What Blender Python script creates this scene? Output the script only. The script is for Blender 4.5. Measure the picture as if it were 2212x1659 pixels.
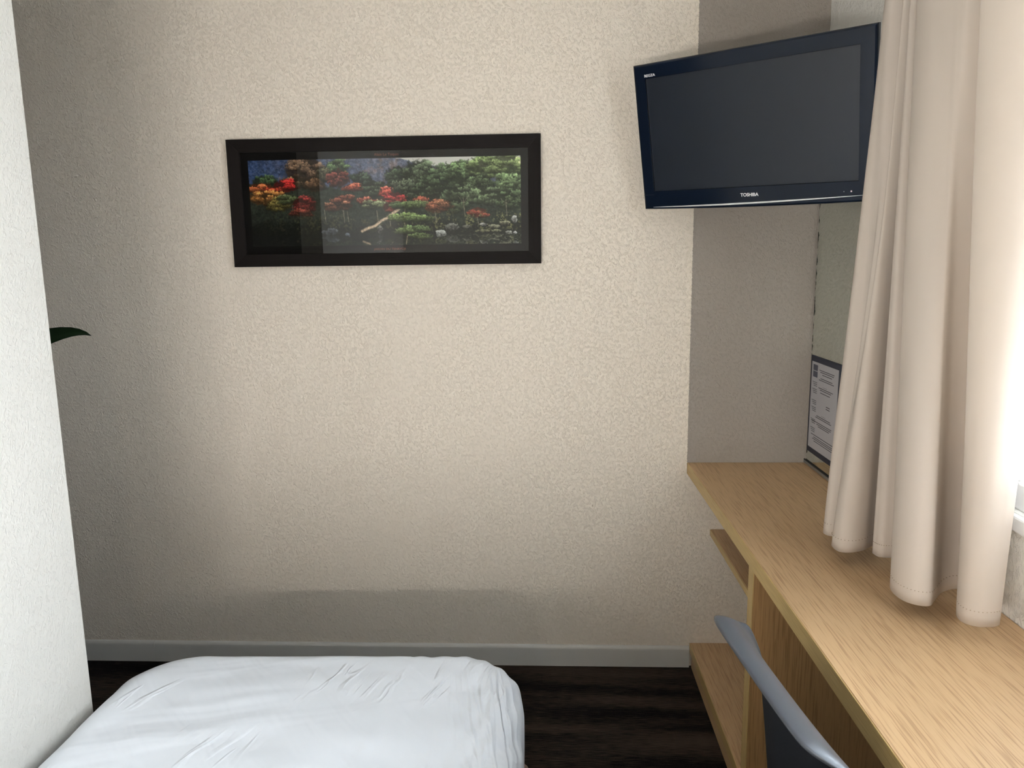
import bpy, bmesh, math, random
import numpy as np
from mathutils import Vector, Matrix, noise

S = bpy.context.scene
C = S.collection
for o in list(bpy.data.objects):
    bpy.data.objects.remove(o)
random.seed(4)

# ------------------------------------------------------------------ camera
CAM_LOC = Vector((0.0, -2.47, 1.4338))
YAW, PITCH, ROLL, FPX = -0.0450, 0.1641, -0.0127, 1597.9
fw = Vector((math.sin(YAW)*math.cos(PITCH), math.cos(YAW)*math.cos(PITCH), -math.sin(PITCH)))
rt = Vector((math.cos(YAW), -math.sin(YAW), 0))
up = rt.cross(fw)
rt2 = rt*math.cos(ROLL) + up*math.sin(ROLL)
up2 = up*math.cos(ROLL) - rt*math.sin(ROLL)
cam = bpy.data.cameras.new('camera')
cam.sensor_width = 36.0
cam.lens = 36.0*FPX/2212.0
cam.clip_start = 0.02
co = bpy.data.objects.new('camera', cam)
C.objects.link(co)
m = Matrix((rt2, up2, -fw)).transposed().to_4x4()
m.translation = CAM_LOC
co.matrix_world = m
S.camera = co

# ------------------------------------------------------------------ sky, daylight portal, exposure
SKY_STRENGTH = 39.5
world = bpy.data.worlds.new('overcast_sky')
S.world = world
world.use_nodes = True
bg = world.node_tree.nodes['Background']
# overcast sky above the horizon, darker ground below it
_nt = world.node_tree
_tc = _nt.nodes.new('ShaderNodeTexCoord')
_sx = _nt.nodes.new('ShaderNodeSeparateXYZ')
_rm = _nt.nodes.new('ShaderNodeValToRGB')
_rm.color_ramp.elements[0].position = 0.47
_rm.color_ramp.elements[0].color = (0.45, 0.45, 0.43, 1)
_rm.color_ramp.elements[1].position = 0.53
_rm.color_ramp.elements[1].color = (0.91, 0.96, 1.0, 1)
_md = _nt.nodes.new('ShaderNodeMath')
_md.operation = 'MULTIPLY_ADD'
_md.inputs[1].default_value = 0.5
_md.inputs[2].default_value = 0.5
_nt.links.new(_tc.outputs['Generated'], _sx.inputs['Vector'])
_nt.links.new(_sx.outputs['Z'], _md.inputs[0])
_nt.links.new(_md.outputs[0], _rm.inputs['Fac'])
_nt.links.new(_rm.outputs['Color'], bg.inputs['Color'])
bg.inputs['Strength'].default_value = SKY_STRENGTH
LAMP_STRENGTH = 190.0
BAR_STRENGTH = 202.0

S.view_settings.view_transform = 'Standard'
S.view_settings.look = 'None'
S.view_settings.gamma = 1.0
S.view_settings.use_curve_mapping = False
S.view_settings.exposure = 0.0

# room dimensions (metres)
XR = 0.8848          # right wall
XL = -1.021          # left wall face
YL = -0.987          # end of left wall
XS = 0.4832          # start of taupe paint, also desk front
ZC = 2.50            # ceiling
YH = -2.98           # head wall
WIN_Y0, WIN_Y1, WIN_Z0, WIN_Z1 = -2.30, -0.96, 0.955, 2.20

portal = bpy.data.lights.new('window_portal', 'AREA')
portal.shape = 'RECTANGLE'
portal.size = WIN_Y1 - WIN_Y0
portal.size_y = WIN_Z1 - WIN_Z0
portal.cycles.is_portal = True
po = bpy.data.objects.new('window_portal', portal)
C.objects.link(po)
po.location = (XR+0.13, (WIN_Y0+WIN_Y1)/2, (WIN_Z0+WIN_Z1)/2)
po.rotation_euler = (0, math.radians(90), 0)
po.rotation_euler = Vector((-1, 0, 0)).to_track_quat('-Z', 'Y').to_euler()

# ------------------------------------------------------------------ helpers
def srgb(r, g, b):
    f = lambda c: (c/255/12.92 if c/255 <= 0.04045 else ((c/255+0.055)/1.055)**2.4)
    return (f(r), f(g), f(b), 1.0)

def new_mat(name):
    mt = bpy.data.materials.new(name)
    mt.use_nodes = True
    nt = mt.node_tree
    nt.nodes.clear()
    out = nt.nodes.new('ShaderNodeOutputMaterial')
    return mt, nt, out

def N(nt, kind, **kw):
    n = nt.nodes.new(kind)
    for k, v in kw.items():
        setattr(n, k, v)
    return n

def plain(name, col, rough=0.5, spec=0.5, metal=0.0, bump=None, coat=0.0):
    mt, nt, out = new_mat(name)
    p = N(nt, 'ShaderNodeBsdfPrincipled')
    p.inputs['Base Color'].default_value = (*col[:3], 1)
    p.inputs['Roughness'].default_value = rough
    p.inputs['Specular IOR Level'].default_value = spec
    p.inputs['Metallic'].default_value = metal
    p.inputs['Coat Weight'].default_value = coat
    if bump:
        sc, st, dist = bump
        tc = N(nt, 'ShaderNodeTexCoord')
        nz = N(nt, 'ShaderNodeTexNoise')
        nz.inputs['Scale'].default_value = sc
        nz.inputs['Detail'].default_value = 4
        b = N(nt, 'ShaderNodeBump')
        b.inputs['Strength'].default_value = st
        b.inputs['Distance'].default_value = dist
        nt.links.new(tc.outputs['Object'], nz.inputs['Vector'])
        nt.links.new(nz.outputs['Fac'], b.inputs['Height'])
        nt.links.new(b.outputs['Normal'], p.inputs['Normal'])
    nt.links.new(p.outputs['BSDF'], out.inputs['Surface'])
    return mt

def math_n(nt, op, a, b=None, c=None, clamp=False):
    n = N(nt, 'ShaderNodeMath', operation=op, use_clamp=clamp)
    for i, v in enumerate((a, b, c)):
        if v is None:
            continue
        if hasattr(v, 'node'):
            nt.links.new(v, n.inputs[i])
        else:
            n.inputs[i].default_value = v
    return n.outputs[0]

def mixcol(nt, fac, a, b, blend='MIX'):
    n = N(nt, 'ShaderNodeMix', data_type='RGBA', blend_type=blend)
    for sock, v in ((n.inputs['Factor'], fac), (n.inputs['A'], a), (n.inputs['B'], b)):
        if hasattr(v, 'node'):
            nt.links.new(v, sock)
        elif isinstance(v, (int, float)):
            sock.default_value = v
        else:
            sock.default_value = (*v[:3], 1)
    return n.outputs['Result']

def crinkle_height(nt, vec, axis='Y'):
    """embossed wallpaper: short raised strands lying in several directions"""
    h = None
    nb = N(nt, 'ShaderNodeTexNoise')
    nb.inputs['Scale'].default_value = 105.0
    nb.inputs['Detail'].default_value = 0.0
    nt.links.new(vec, nb.inputs['Vector'])
    sp = N(nt, 'ShaderNodeSeparateColor')
    nt.links.new(nb.outputs['Color'], sp.inputs['Color'])
    brk = [sp.outputs[0], sp.outputs[1], sp.outputs[2]]
    for i, (ang, off, ln) in enumerate(((-0.62, 0.0, 27), (0.72, 7.3, 34), (-1.25, 3.1, 34), (-0.12, 11.7, 38), (0.30, 19.1, 30), (-0.42, 27.3, 24))):
        mp = N(nt, 'ShaderNodeMapping', vector_type='TEXTURE')
        mp.inputs['Location'].default_value = (off, off*0.7, off*0.3)
        mp.inputs['Rotation'].default_value = (ang, 0, 0) if axis == 'X' else (0, ang, 0)
        mp.inputs['Scale'].default_value = (1/185, 1/185, 1/ln)
        nt.links.new(vec, mp.inputs['Vector'])
        nz = N(nt, 'ShaderNodeTexNoise')
        nz.inputs['Scale'].default_value = 1.0
        nz.inputs['Detail'].default_value = 0.0
        nz.inputs['Distortion'].default_value = 0.0
        nt.links.new(mp.outputs['Vector'], nz.inputs['Vector'])
        d = math_n(nt, 'ABSOLUTE', math_n(nt, 'SUBTRACT', nz.outputs['Fac'], 0.5))
        r = math_n(nt, 'SUBTRACT', 1.0, math_n(nt, 'MULTIPLY', d, 12.0), clamp=True)
        g = math_n(nt, 'MULTIPLY', math_n(nt, 'SUBTRACT', brk[i % 3], 0.49 if i in (0, 5, 3) else 0.55), 5.0, clamp=True)
        r = math_n(nt, 'MULTIPLY', r, g)
        h = r if h is None else math_n(nt, 'MAXIMUM', h, r)
    nz = N(nt, 'ShaderNodeTexNoise')
    nz.inputs['Scale'].default_value = 260
    nz.inputs['Detail'].default_value = 1
    nt.links.new(vec, nz.inputs['Vector'])
    return math_n(nt, 'ADD', h, math_n(nt, 'MULTIPLY', nz.outputs['Fac'], 0.45))

def wallpaper(name, col, strength=0.35, strip=None, dist=0.0012, axis='Y'):
    mt, nt, out = new_mat(name)
    tc = N(nt, 'ShaderNodeTexCoord')
    vec = tc.outputs['Object']
    p = N(nt, 'ShaderNodeBsdfPrincipled')
    p.inputs['Roughness'].default_value = 0.6
    p.inputs['Specular IOR Level'].default_value = 0.25
    h = crinkle_height(nt, vec, axis)
    b = N(nt, 'ShaderNodeBump')
    b.inputs['Distance'].default_value = dist
    b.inputs['Strength'].default_value = strength
    nt.links.new(h, b.inputs['Height'])
    nt.links.new(b.outputs['Normal'], p.inputs['Normal'])
    if strip:
        # taupe paint right of a hand-cut line and above the desk
        sx = N(nt, 'ShaderNodeSeparateXYZ')
        nt.links.new(vec, sx.inputs['Vector'])
        nz = N(nt, 'ShaderNodeTexNoise')
        nz.inputs['Scale'].default_value = 170
        nz.inputs['Detail'].default_value = 3
        nt.links.new(vec, nz.inputs['Vector'])
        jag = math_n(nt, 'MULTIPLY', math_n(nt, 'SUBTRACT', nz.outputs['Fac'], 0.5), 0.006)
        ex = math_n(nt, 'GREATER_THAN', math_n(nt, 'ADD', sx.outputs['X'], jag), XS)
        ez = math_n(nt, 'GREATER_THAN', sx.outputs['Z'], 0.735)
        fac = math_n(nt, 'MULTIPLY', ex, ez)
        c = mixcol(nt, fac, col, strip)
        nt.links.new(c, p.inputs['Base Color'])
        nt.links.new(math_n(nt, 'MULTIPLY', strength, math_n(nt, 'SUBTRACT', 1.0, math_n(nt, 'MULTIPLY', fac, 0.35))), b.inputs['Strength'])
    else:
        p.inputs['Base Color'].default_value = (*col[:3], 1)
    nt.links.new(p.outputs['BSDF'], out.inputs['Surface'])
    return mt

def wood(name, axis, light, dark, rough=0.42, spec=0.35):
    """oak laminate, fine straight grain along an axis"""
    mt, nt, out = new_mat(name)
    tc = N(nt, 'ShaderNodeTexCoord')
    vec = tc.outputs['Object']
    sc = {'X': (11, 430, 430), 'Y': (430, 11, 430), 'Z': (430, 430, 11)}[axis]
    def nz(scale, detail, off, distort=0.0):
        mp = N(nt, 'ShaderNodeMapping')
        mp.inputs['Scale'].default_value = scale
        mp.inputs['Location'].default_value = (off, off*1.3, off*0.6)
        nt.links.new(vec, mp.inputs['Vector'])
        n = N(nt, 'ShaderNodeTexNoise')
        n.inputs['Scale'].default_value = 1.0
        n.inputs['Detail'].default_value = detail
        n.inputs['Distortion'].default_value = distort
        nt.links.new(mp.outputs['Vector'], n.inputs['Vector'])
        return n.outputs['Fac']
    a = nz(sc, 1.5, 0.0, 0.0)
    b = nz(tuple(s*0.08 if s > 50 else s*0.12 for s in sc), 2, 4.2, 0.2)
    c = nz(tuple(s*0.55 if s > 50 else s*1.6 for s in sc), 2, 9.1)
    streak = math_n(nt, 'MULTIPLY', math_n(nt, 'SUBTRACT', a, 0.49), 5.5, clamp=True)
    pores = math_n(nt, 'MULTIPLY', math_n(nt, 'SUBTRACT', c, 0.58), 6.0, clamp=True)
    fac = math_n(nt, 'ADD', math_n(nt, 'MULTIPLY', streak, 0.70), math_n(nt, 'MULTIPLY', pores, 0.12))
    fac = math_n(nt, 'ADD', fac, math_n(nt, 'MULTIPLY', math_n(nt, 'SUBTRACT', b, 0.5), 0.18), clamp=True)
    col = mixcol(nt, fac, light, dark)
    p = N(nt, 'ShaderNodeBsdfPrincipled')
    p.inputs['Roughness'].default_value = rough
    p.inputs['Specular IOR Level'].default_value = spec
    nt.links.new(col, p.inputs['Base Color'])
    bp = N(nt, 'ShaderNodeBump')
    bp.inputs['Strength'].default_value = 0.12
    bp.inputs['Distance'].default_value = 0.0006
    nt.links.new(math_n(nt, 'SUBTRACT', 1.0, fac), bp.inputs['Height'])
    nt.links.new(bp.outputs['Normal'], p.inputs['Normal'])
    nt.links.new(p.outputs['BSDF'], out.inputs['Surface'])
    return mt

def carpet_mat():
    mt, nt, out = new_mat('striped_carpet')
    tc = N(nt, 'ShaderNodeTexCoord')
    vec = tc.outputs['Object']
    def nz(scale, detail):
        mp = N(nt, 'ShaderNodeMapping')
        mp.inputs['Scale'].default_value = scale
        nt.links.new(vec, mp.inputs['Vector'])
        n = N(nt, 'ShaderNodeTexNoise')
        n.inputs['Scale'].default_value = 1.0
        n.inputs['Detail'].default_value = detail
        nt.links.new(mp.outputs['Vector'], n.inputs['Vector'])
        return n.outputs['Fac']
    fine = nz((22, 300, 1), 4)
    band = nz((0.9, 9, 1), 2)
    tuft = nz((420, 420, 1), 2)
    f = math_n(nt, 'MULTIPLY', math_n(nt, 'SUBTRACT', math_n(nt, 'ADD', math_n(nt, 'MULTIPLY', band, 1.1), math_n(nt, 'MULTIPLY', fine, 0.8)), 0.83), 2.8, clamp=True)
    col = mixcol(nt, f, srgb(11, 11, 13), srgb(70, 60, 52))
    col = mixcol(nt, math_n(nt, 'MULTIPLY', math_n(nt, 'SUBTRACT', tuft, 0.45), 1.2, clamp=True), col, srgb(72, 65, 60))
    p = N(nt, 'ShaderNodeBsdfPrincipled')
    p.inputs['Roughness'].default_value = 0.95
    p.inputs['Specular IOR Level'].default_value = 0.05
    nt.links.new(col, p.inputs['Base Color'])
    b = N(nt, 'ShaderNodeBump')
    b.inputs['Strength'].default_value = 0.8
    b.inputs['Distance'].default_value = 0.004
    nt.links.new(math_n(nt, 'ADD', fine, tuft), b.inputs['Height'])
    nt.links.new(b.outputs['Normal'], p.inputs['Normal'])
    nt.links.new(p.outputs['BSDF'], out.inputs['Surface'])
    return mt

def cloth_mat(name, col, trans, transp=0.0, weave=900, tcol=None):
    mt, nt, out = new_mat(name)
    tc = N(nt, 'ShaderNodeTexCoord')
    nz = N(nt, 'ShaderNodeTexNoise')
    nz.inputs['Scale'].default_value = weave
    nz.inputs['Detail'].default_value = 1
    nw = N(nt, 'ShaderNodeTexNoise')
    nw.inputs['Scale'].default_value = 14
    nw.inputs['Detail'].default_value = 3
    mp = N(nt, 'ShaderNodeMapping')
    mp.inputs['Scale'].default_value = (1, 1, 0.35)
    nt.links.new(tc.outputs['Object'], nz.inputs['Vector'])
    nt.links.new(tc.outputs['Object'], mp.inputs['Vector'])
    nt.links.new(mp.outputs['Vector'], nw.inputs['Vector'])
    h = math_n(nt, 'ADD', math_n(nt, 'MULTIPLY', nz.outputs['Fac'], 0.05), nw.outputs['Fac'])
    b = N(nt, 'ShaderNodeBump')
    b.inputs['Strength'].default_value = 0.35
    b.inputs['Distance'].default_value = 0.006
    nt.links.new(h, b.inputs['Height'])
    d = N(nt, 'ShaderNodeBsdfDiffuse')
    t = N(nt, 'ShaderNodeBsdfTranslucent')
    d.inputs['Color'].default_value = (*col[:3], 1)
    t.inputs['Color'].default_value = (*(tcol or col)[:3], 1)
    nt.links.new(b.outputs['Normal'], d.inputs['Normal'])
    mx = N(nt, 'ShaderNodeMixShader')
    mx.inputs[0].default_value = trans
    nt.links.new(d.outputs[0], mx.inputs[1])
    nt.links.new(t.outputs[0], mx.inputs[2])
    last = mx.outputs[0]
    if transp:
        tr = N(nt, 'ShaderNodeBsdfTransparent')
        m2 = N(nt, 'ShaderNodeMixShader')
        m2.inputs[0].default_value = transp
        nt.links.new(last, m2.inputs[1])
        nt.links.new(tr.outputs[0], m2.inputs[2])
        last = m2.outputs[0]
    nt.links.new(last, out.inputs['Surface'])
    return mt

def pane_mat(name, ior=1.5, rough=0.0, tint=(1, 1, 1), boost=1.0):
    mt, nt, out = new_mat(name)
    tr = N(nt, 'ShaderNodeBsdfTransparent')
    tr.inputs['Color'].default_value = (*tint, 1)
    g = N(nt, 'ShaderNodeBsdfGlossy')
    g.inputs['Roughness'].default_value = rough
    fr = N(nt, 'ShaderNodeFresnel')
    fr.inputs['IOR'].default_value = ior
    mx = N(nt, 'ShaderNodeMixShader')
    nt.links.new(math_n(nt, 'MULTIPLY', fr.outputs[0], boost, clamp=True), mx.inputs[0])
    nt.links.new(tr.outputs[0], mx.inputs[1])
    nt.links.new(g.outputs[0], mx.inputs[2])
    nt.links.new(mx.outputs[0], out.inputs['Surface'])
    return mt

def emit_mat(name, col, st):
    mt, nt, out = new_mat(name)
    e = N(nt, 'ShaderNodeEmission')
    e.inputs['Color'].default_value = (*col, 1)
    e.inputs['Strength'].default_value = st
    nt.links.new(e.outputs[0], out.inputs['Surface'])
    return mt

def mesh_obj(name, verts, faces, mat, parent=None, smooth=False):
    me = bpy.data.meshes.new(name)
    me.from_pydata([tuple(v) for v in verts], [], faces)
    me.update()
    if smooth:
        me.polygons.foreach_set('use_smooth', [True]*len(me.polygons))
    o = bpy.data.objects.new(name, me)
    C.objects.link(o)
    if mat:
        me.materials.append(mat)
    if parent:
        o.parent = parent
    return o

def bm_obj(name, bm, mat, parent=None, smooth=False):
    me = bpy.data.meshes.new(name)
    bmesh.ops.recalc_face_normals(bm, faces=bm.faces)
    bm.to_mesh(me)
    bm.free()
    if smooth:
        me.polygons.foreach_set('use_smooth', [True]*len(me.polygons))
    o = bpy.data.objects.new(name, me)
    C.objects.link(o)
    me.materials.append(mat)
    if parent:
        o.parent = parent
    return o

def add_box(bm, x0, x1, y0, y1, z0, z1, bev=0.0, seg=2):
    v = [bm.verts.new((x, y, z)) for x in (x0, x1) for y in (y0, y1) for z in (z0, z1)]
    fs = [bm.faces.new([v[i] for i in f]) for f in ((0, 1, 3, 2), (4, 6, 7, 5), (0, 4, 5, 1), (2, 3, 7, 6), (0, 2, 6, 4), (1, 5, 7, 3))]
    if bev:
        es = list({e for f in fs for e in f.edges})
        bmesh.ops.bevel(bm, geom=es, offset=bev, segments=seg, affect='EDGES', profile=0.5)

def box(name, x0, x1, y0, y1, z0, z1, mat, parent=None, bev=0.0, seg=2):
    bm = bmesh.new()
    add_box(bm, x0, x1, y0, y1, z0, z1, bev, seg)
    return bm_obj(name, bm, mat, parent)

def tube(bm, pts, r, n=12, cap=True):
    pts = [Vector(p) for p in pts]
    rings = []
    prev = None
    for i, p in enumerate(pts):
        a = pts[max(i-1, 0)]
        b = pts[min(i+1, len(pts)-1)]
        t = (b-a).normalized()
        ref = prev if prev else (Vector((0, 0, 1)) if abs(t.z) < 0.9 else Vector((1, 0, 0)))
        s = t.cross(ref).normalized()
        u = s.cross(t).normalized()
        prev = u
        rr = r[i] if isinstance(r, (list, tuple)) else r
        rings.append([bm.verts.new(p + s*rr*math.cos(k*2*math.pi/n) + u*rr*math.sin(k*2*math.pi/n)) for k in range(n)])
    for a, b in zip(rings, rings[1:]):
        for k in range(n):
            bm.faces.new((a[k], a[(k+1) % n], b[(k+1) % n], b[k]))
    if cap:
        bm.faces.new(rings[0][::-1])
        bm.faces.new(rings[-1])

def lathe(bm, prof, n=32, cx=0, cy=0):
    rings = [[bm.verts.new((cx+r*math.cos(k*2*math.pi/n), cy+r*math.sin(k*2*math.pi/n), z)) for k in range(n)] for r, z in prof]
    for a, b in zip(rings, rings[1:]):
        for k in range(n):
            bm.faces.new((a[k], a[(k+1) % n], b[(k+1) % n], b[k]))
    bm.faces.new(rings[0][::-1])
    bm.faces.new(rings[-1])

def tag(o, label=None, cat=None, group=None, kind=None):
    if label:
        o['label'] = label
    if cat:
        o['category'] = cat
    if group:
        o['group'] = group
    if kind:
        o['kind'] = kind
    return o

def thing(name, label, cat, loc=(0, 0, 0), rz=0.0):
    o = bpy.data.objects.new(name, None)
    o.empty_display_size = 0.1
    C.objects.link(o)
    o.location = loc
    o.rotation_euler = (0, 0, rz)
    return tag(o, label, cat)

def struct(o, label=None, cat=None):
    return tag(o, label, cat, kind='structure')

def text_mesh(name, body, size, mat, parent, matrix, extrude=0.0002, align='CENTER', squeeze=1.0, bold=0.0):
    cu = bpy.data.curves.new(name, 'FONT')
    cu.body = body
    cu.size = size
    cu.align_x = align
    cu.align_y = 'CENTER'
    cu.extrude = extrude
    cu.offset = bold
    cu.resolution_u = 3
    tmp = bpy.data.objects.new(name+'_tmp', cu)
    C.objects.link(tmp)
    dg = bpy.context.evaluated_depsgraph_get()
    me = bpy.data.meshes.new_from_object(tmp.evaluated_get(dg))
    bpy.data.objects.remove(tmp)
    me.name = name
    me.transform(Matrix.Diagonal((squeeze, 1, 1, 1)))
    me.transform(matrix)
    me.materials.clear()
    me.materials.append(mat)
    o = bpy.data.objects.new(name, me)
    C.objects.link(o)
    o.parent = parent
    return o

# ------------------------------------------------------------------ materials
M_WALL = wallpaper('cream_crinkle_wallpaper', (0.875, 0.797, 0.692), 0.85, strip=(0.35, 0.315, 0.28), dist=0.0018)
M_WALL_L = wallpaper('white_crinkle_wallpaper', (0.66, 0.655, 0.625), 0.5, axis='X', dist=0.0018)
M_WALL_R = wallpaper('pale_grey_crinkle_wallpaper', (0.88, 0.87, 0.83), 0.8, axis='X', dist=0.002)
M_CEIL = plain('ceiling_paint', (0.82, 0.81, 0.78), 0.8)
M_BASE = plain('white_baseboard_paint', (0.62, 0.61, 0.585), 0.4)
M_CARPET = carpet_mat()
OAK_L, OAK_D = srgb(198, 165, 126), srgb(156, 123, 89)
M_OAK_Y = wood('oak_laminate_long', 'Y', OAK_L, OAK_D)
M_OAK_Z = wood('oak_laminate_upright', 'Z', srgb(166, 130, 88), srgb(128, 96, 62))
M_OAK_EDGE = wood('oak_edge_band', 'Y', srgb(196, 168, 112), srgb(170, 140, 90), 0.4)
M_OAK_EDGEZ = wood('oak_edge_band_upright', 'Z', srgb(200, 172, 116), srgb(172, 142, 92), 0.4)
M_PVC = plain('white_pvc', (0.80, 0.81, 0.82), 0.3)
M_CURTAIN = cloth_mat('beige_curtain_cloth', (0.645, 0.572, 0.505), 0.20, tcol=(0.72, 0.66, 0.59))
M_SHEER = cloth_mat('white_sheer_voile', (0.86, 0.91, 0.95), 0.70, 0.30, tcol=(0.90, 0.95, 0.99))
M_GLASS = pane_mat('window_glass')

# ------------------------------------------------------------------ room shell
o = struct(box('floor', -2.45, XR+0.14, YH-0.1, 0.12, -0.08, 0.0, M_CARPET), 'dark streaked brown and black carpet', 'floor')
o = struct(box('ceiling', -2.45, XR+0.14, YH-0.1, 0.12, ZC, ZC+0.08, M_CEIL), 'plain white ceiling over the room', 'ceiling')
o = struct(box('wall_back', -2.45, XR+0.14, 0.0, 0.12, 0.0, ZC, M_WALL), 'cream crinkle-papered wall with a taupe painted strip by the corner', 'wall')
o = struct(box('wall_left', XL-0.10, XL, YH, YL, 0.0, ZC, M_WALL_L, bev=0.0015), 'bright white crinkle-papered wall beside the bed', 'wall')
bm = bmesh.new()
add_box(bm, XR, XR+0.14, YH, 0.0, 0.0, WIN_Z0)
add_box(bm, XR, XR+0.14, YH, 0.0, WIN_Z1, ZC)
add_box(bm, XR, XR+0.14, YH, WIN_Y0, WIN_Z0, WIN_Z1)
add_box(bm, XR, XR+0.14, WIN_Y1, 0.0, WIN_Z0, WIN_Z1)
struct(bm_obj('wall_right', bm, M_WALL_R), 'pale crinkle-papered window wall above the desk', 'wall')
M_WALL_H = wallpaper('taupe_crinkle_wallpaper', (0.20, 0.175, 0.155), 0.45)
M_WALL_HEAD = wallpaper('pale_crinkle_wallpaper', (0.60, 0.58, 0.54), 0.45)
struct(box('wall_head', XL-0.10, XR+0.14, YH-0.1, YH, 0.0, ZC, M_WALL_HEAD), 'pale papered wall at the head of the bed', 'wall')
struct(box('wall_passage_end', -2.45, -2.35, -1.75, 0.0, 0.0, ZC, M_WALL_H), 'taupe wall closing the side passage', 'wall')
struct(box('wall_passage_side', -2.45, XL-0.10, -1.85, -1.75, 0.0, ZC, M_WALL_H), 'taupe wall of the side passage facing the back wall', 'wall')

# baseboard on the back wall: board with a rounded top lip, in two lengths
def baseboard(name, x0, x1):
    prof = [(0, 0), (-0.0125, 0), (-0.0125, 0.062), (-0.012, 0.068), (-0.010, 0.072), (-0.006, 0.0755), (0, 0.0772)]
    v = [(x, y, z) for x in (x0, x1) for (y, z) in prof]
    n = len(prof)
    f = [tuple(range(n)), tuple(range(2*n-1, n-1, -1))] + [(i, n+i, n+(i+1) % n, (i+1) % n) for i in range(n)]
    bm = bmesh.new()
    vs = [bm.verts.new(p) for p in v]
    for q in f:
        bm.faces.new([vs[i] for i in q])
    return bm_obj(name, bm, M_BASE)
b = struct(baseboard('baseboard_back', -1.4335, 0.507), 'pale painted baseboard along the back wall carpet', 'baseboard')
b2 = struct(baseboard('baseboard_passage', -2.35, -1.4345), 'pale painted baseboard running on into the side passage', 'baseboard')

# ------------------------------------------------------------------ window with frame, sash, glass, sill
win = bpy.data.objects.new('window_1', None)
C.objects.link(win)
win.location = (XR, (WIN_Y0+WIN_Y1)/2, WIN_Z0)
struct(win, 'white framed window behind the sheer voile', 'window')
def wbox(name, x0, x1, y0, y1, z0, z1, mat, parent, bev=0.0):
    bm = bmesh.new()
    add_box(bm, x0, x1, y0, y1, z0, z1, bev)
    o = bm_obj(name, bm, mat)
    off = Vector(win.location)
    o.data.transform(Matrix.Translation(-off))
    o.parent = parent
    return o
fx0, fx1 = XR+0.012, XR+0.075
wbox('frame_bottom', fx0, fx1, WIN_Y0, WIN_Y1, WIN_Z0, WIN_Z0+0.055, M_PVC, win, 0.004)
wbox('frame_top', fx0, fx1, WIN_Y0, WIN_Y1, WIN_Z1-0.055, WIN_Z1, M_PVC, win, 0.004)
wbox('frame_side', fx0, fx1, WIN_Y0, WIN_Y0+0.055, WIN_Z0+0.055, WIN_Z1-0.055, M_PVC, win, 0.004)
wbox('frame_side', fx0, fx1, WIN_Y1-0.055, WIN_Y1, WIN_Z0+0.055, WIN_Z1-0.055, M_PVC, win, 0.004)
wbox('mullion', fx0, fx1, -1.66, -1.60, WIN_Z0+0.055, WIN_Z1-0.055, M_PVC, win, 0.004)
for ya, yb in ((WIN_Y0+0.055, -1.66), (-1.60, WIN_Y1-0.055)):
    bm = bmesh.new()
    za, zb = WIN_Z0+0.055, WIN_Z1-0.055
    w = 0.045
    add_box(bm, fx0+0.012, fx1-0.012, ya, yb, za, za+w, 0.003)
    add_box(bm, fx0+0.012, fx1-0.012, ya, yb, zb-w, zb, 0.003)
    add_box(bm, fx0+0.012, fx1-0.012, ya, ya+w, za+w, zb-w, 0.003)
    add_box(bm, fx0+0.012, fx1-0.012, yb-w, yb, za+w, zb-w, 0.003)
    bm.faces.ensure_lookup_table()
    o = bm_obj('sash', bm, M_PVC)
    o.data.transform(Matrix.Translation(-Vector(win.location)))
    o.parent = win
    wbox('pane', fx0+0.030, fx0+0.034, ya+w, yb-w, za+w, zb-w, M_GLASS, win)
wbox('window_sill', XR-0.012, XR+0.075, WIN_Y0-0.03, WIN_Y1+0.03, WIN_Z0-0.032, WIN_Z0-0.001, M_PVC, win, 0.004)

# ------------------------------------------------------------------ built-in desk
desk = thing('desk', 'light oak laminate desk running along the window wall', 'desk', (XS, -1.45, 0))
def dbox(name, x0, x1, y0, y1, z0, z1, mat, bev=0.0012):
    o = box(name, x0-XS, x1-XS, y0+1.45, y1+1.45, z0, z1, mat, desk, bev, 1)
    return o
dbox('worktop', XS+0.0022, XR-0.001, -2.95, -0.0015, 0.7112, 0.75, M_OAK_Y)
dbox('front_edge_band', XS, XS+0.002, -2.95, -0.0015, 0.7117, 0.7496, M_OAK_EDGE, 0.0006)
for y in (-0.728, -2.55):
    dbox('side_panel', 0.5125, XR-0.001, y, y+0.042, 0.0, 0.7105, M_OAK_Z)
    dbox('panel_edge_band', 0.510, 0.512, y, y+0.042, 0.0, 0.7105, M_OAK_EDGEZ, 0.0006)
dbox('shelf', 0.570, XR-0.001, -0.684, -0.0015, 0.490, 0.512, M_OAK_Y)
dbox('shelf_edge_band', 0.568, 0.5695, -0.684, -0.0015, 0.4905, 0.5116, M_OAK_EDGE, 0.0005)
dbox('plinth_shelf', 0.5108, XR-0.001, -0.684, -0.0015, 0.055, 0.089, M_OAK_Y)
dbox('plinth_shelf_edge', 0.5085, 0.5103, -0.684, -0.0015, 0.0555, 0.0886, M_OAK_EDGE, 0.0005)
dbox('plinth', 0.514, XR-0.001, -0.684, -0.014, 0.0, 0.0545, M_OAK_Y)

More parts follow.
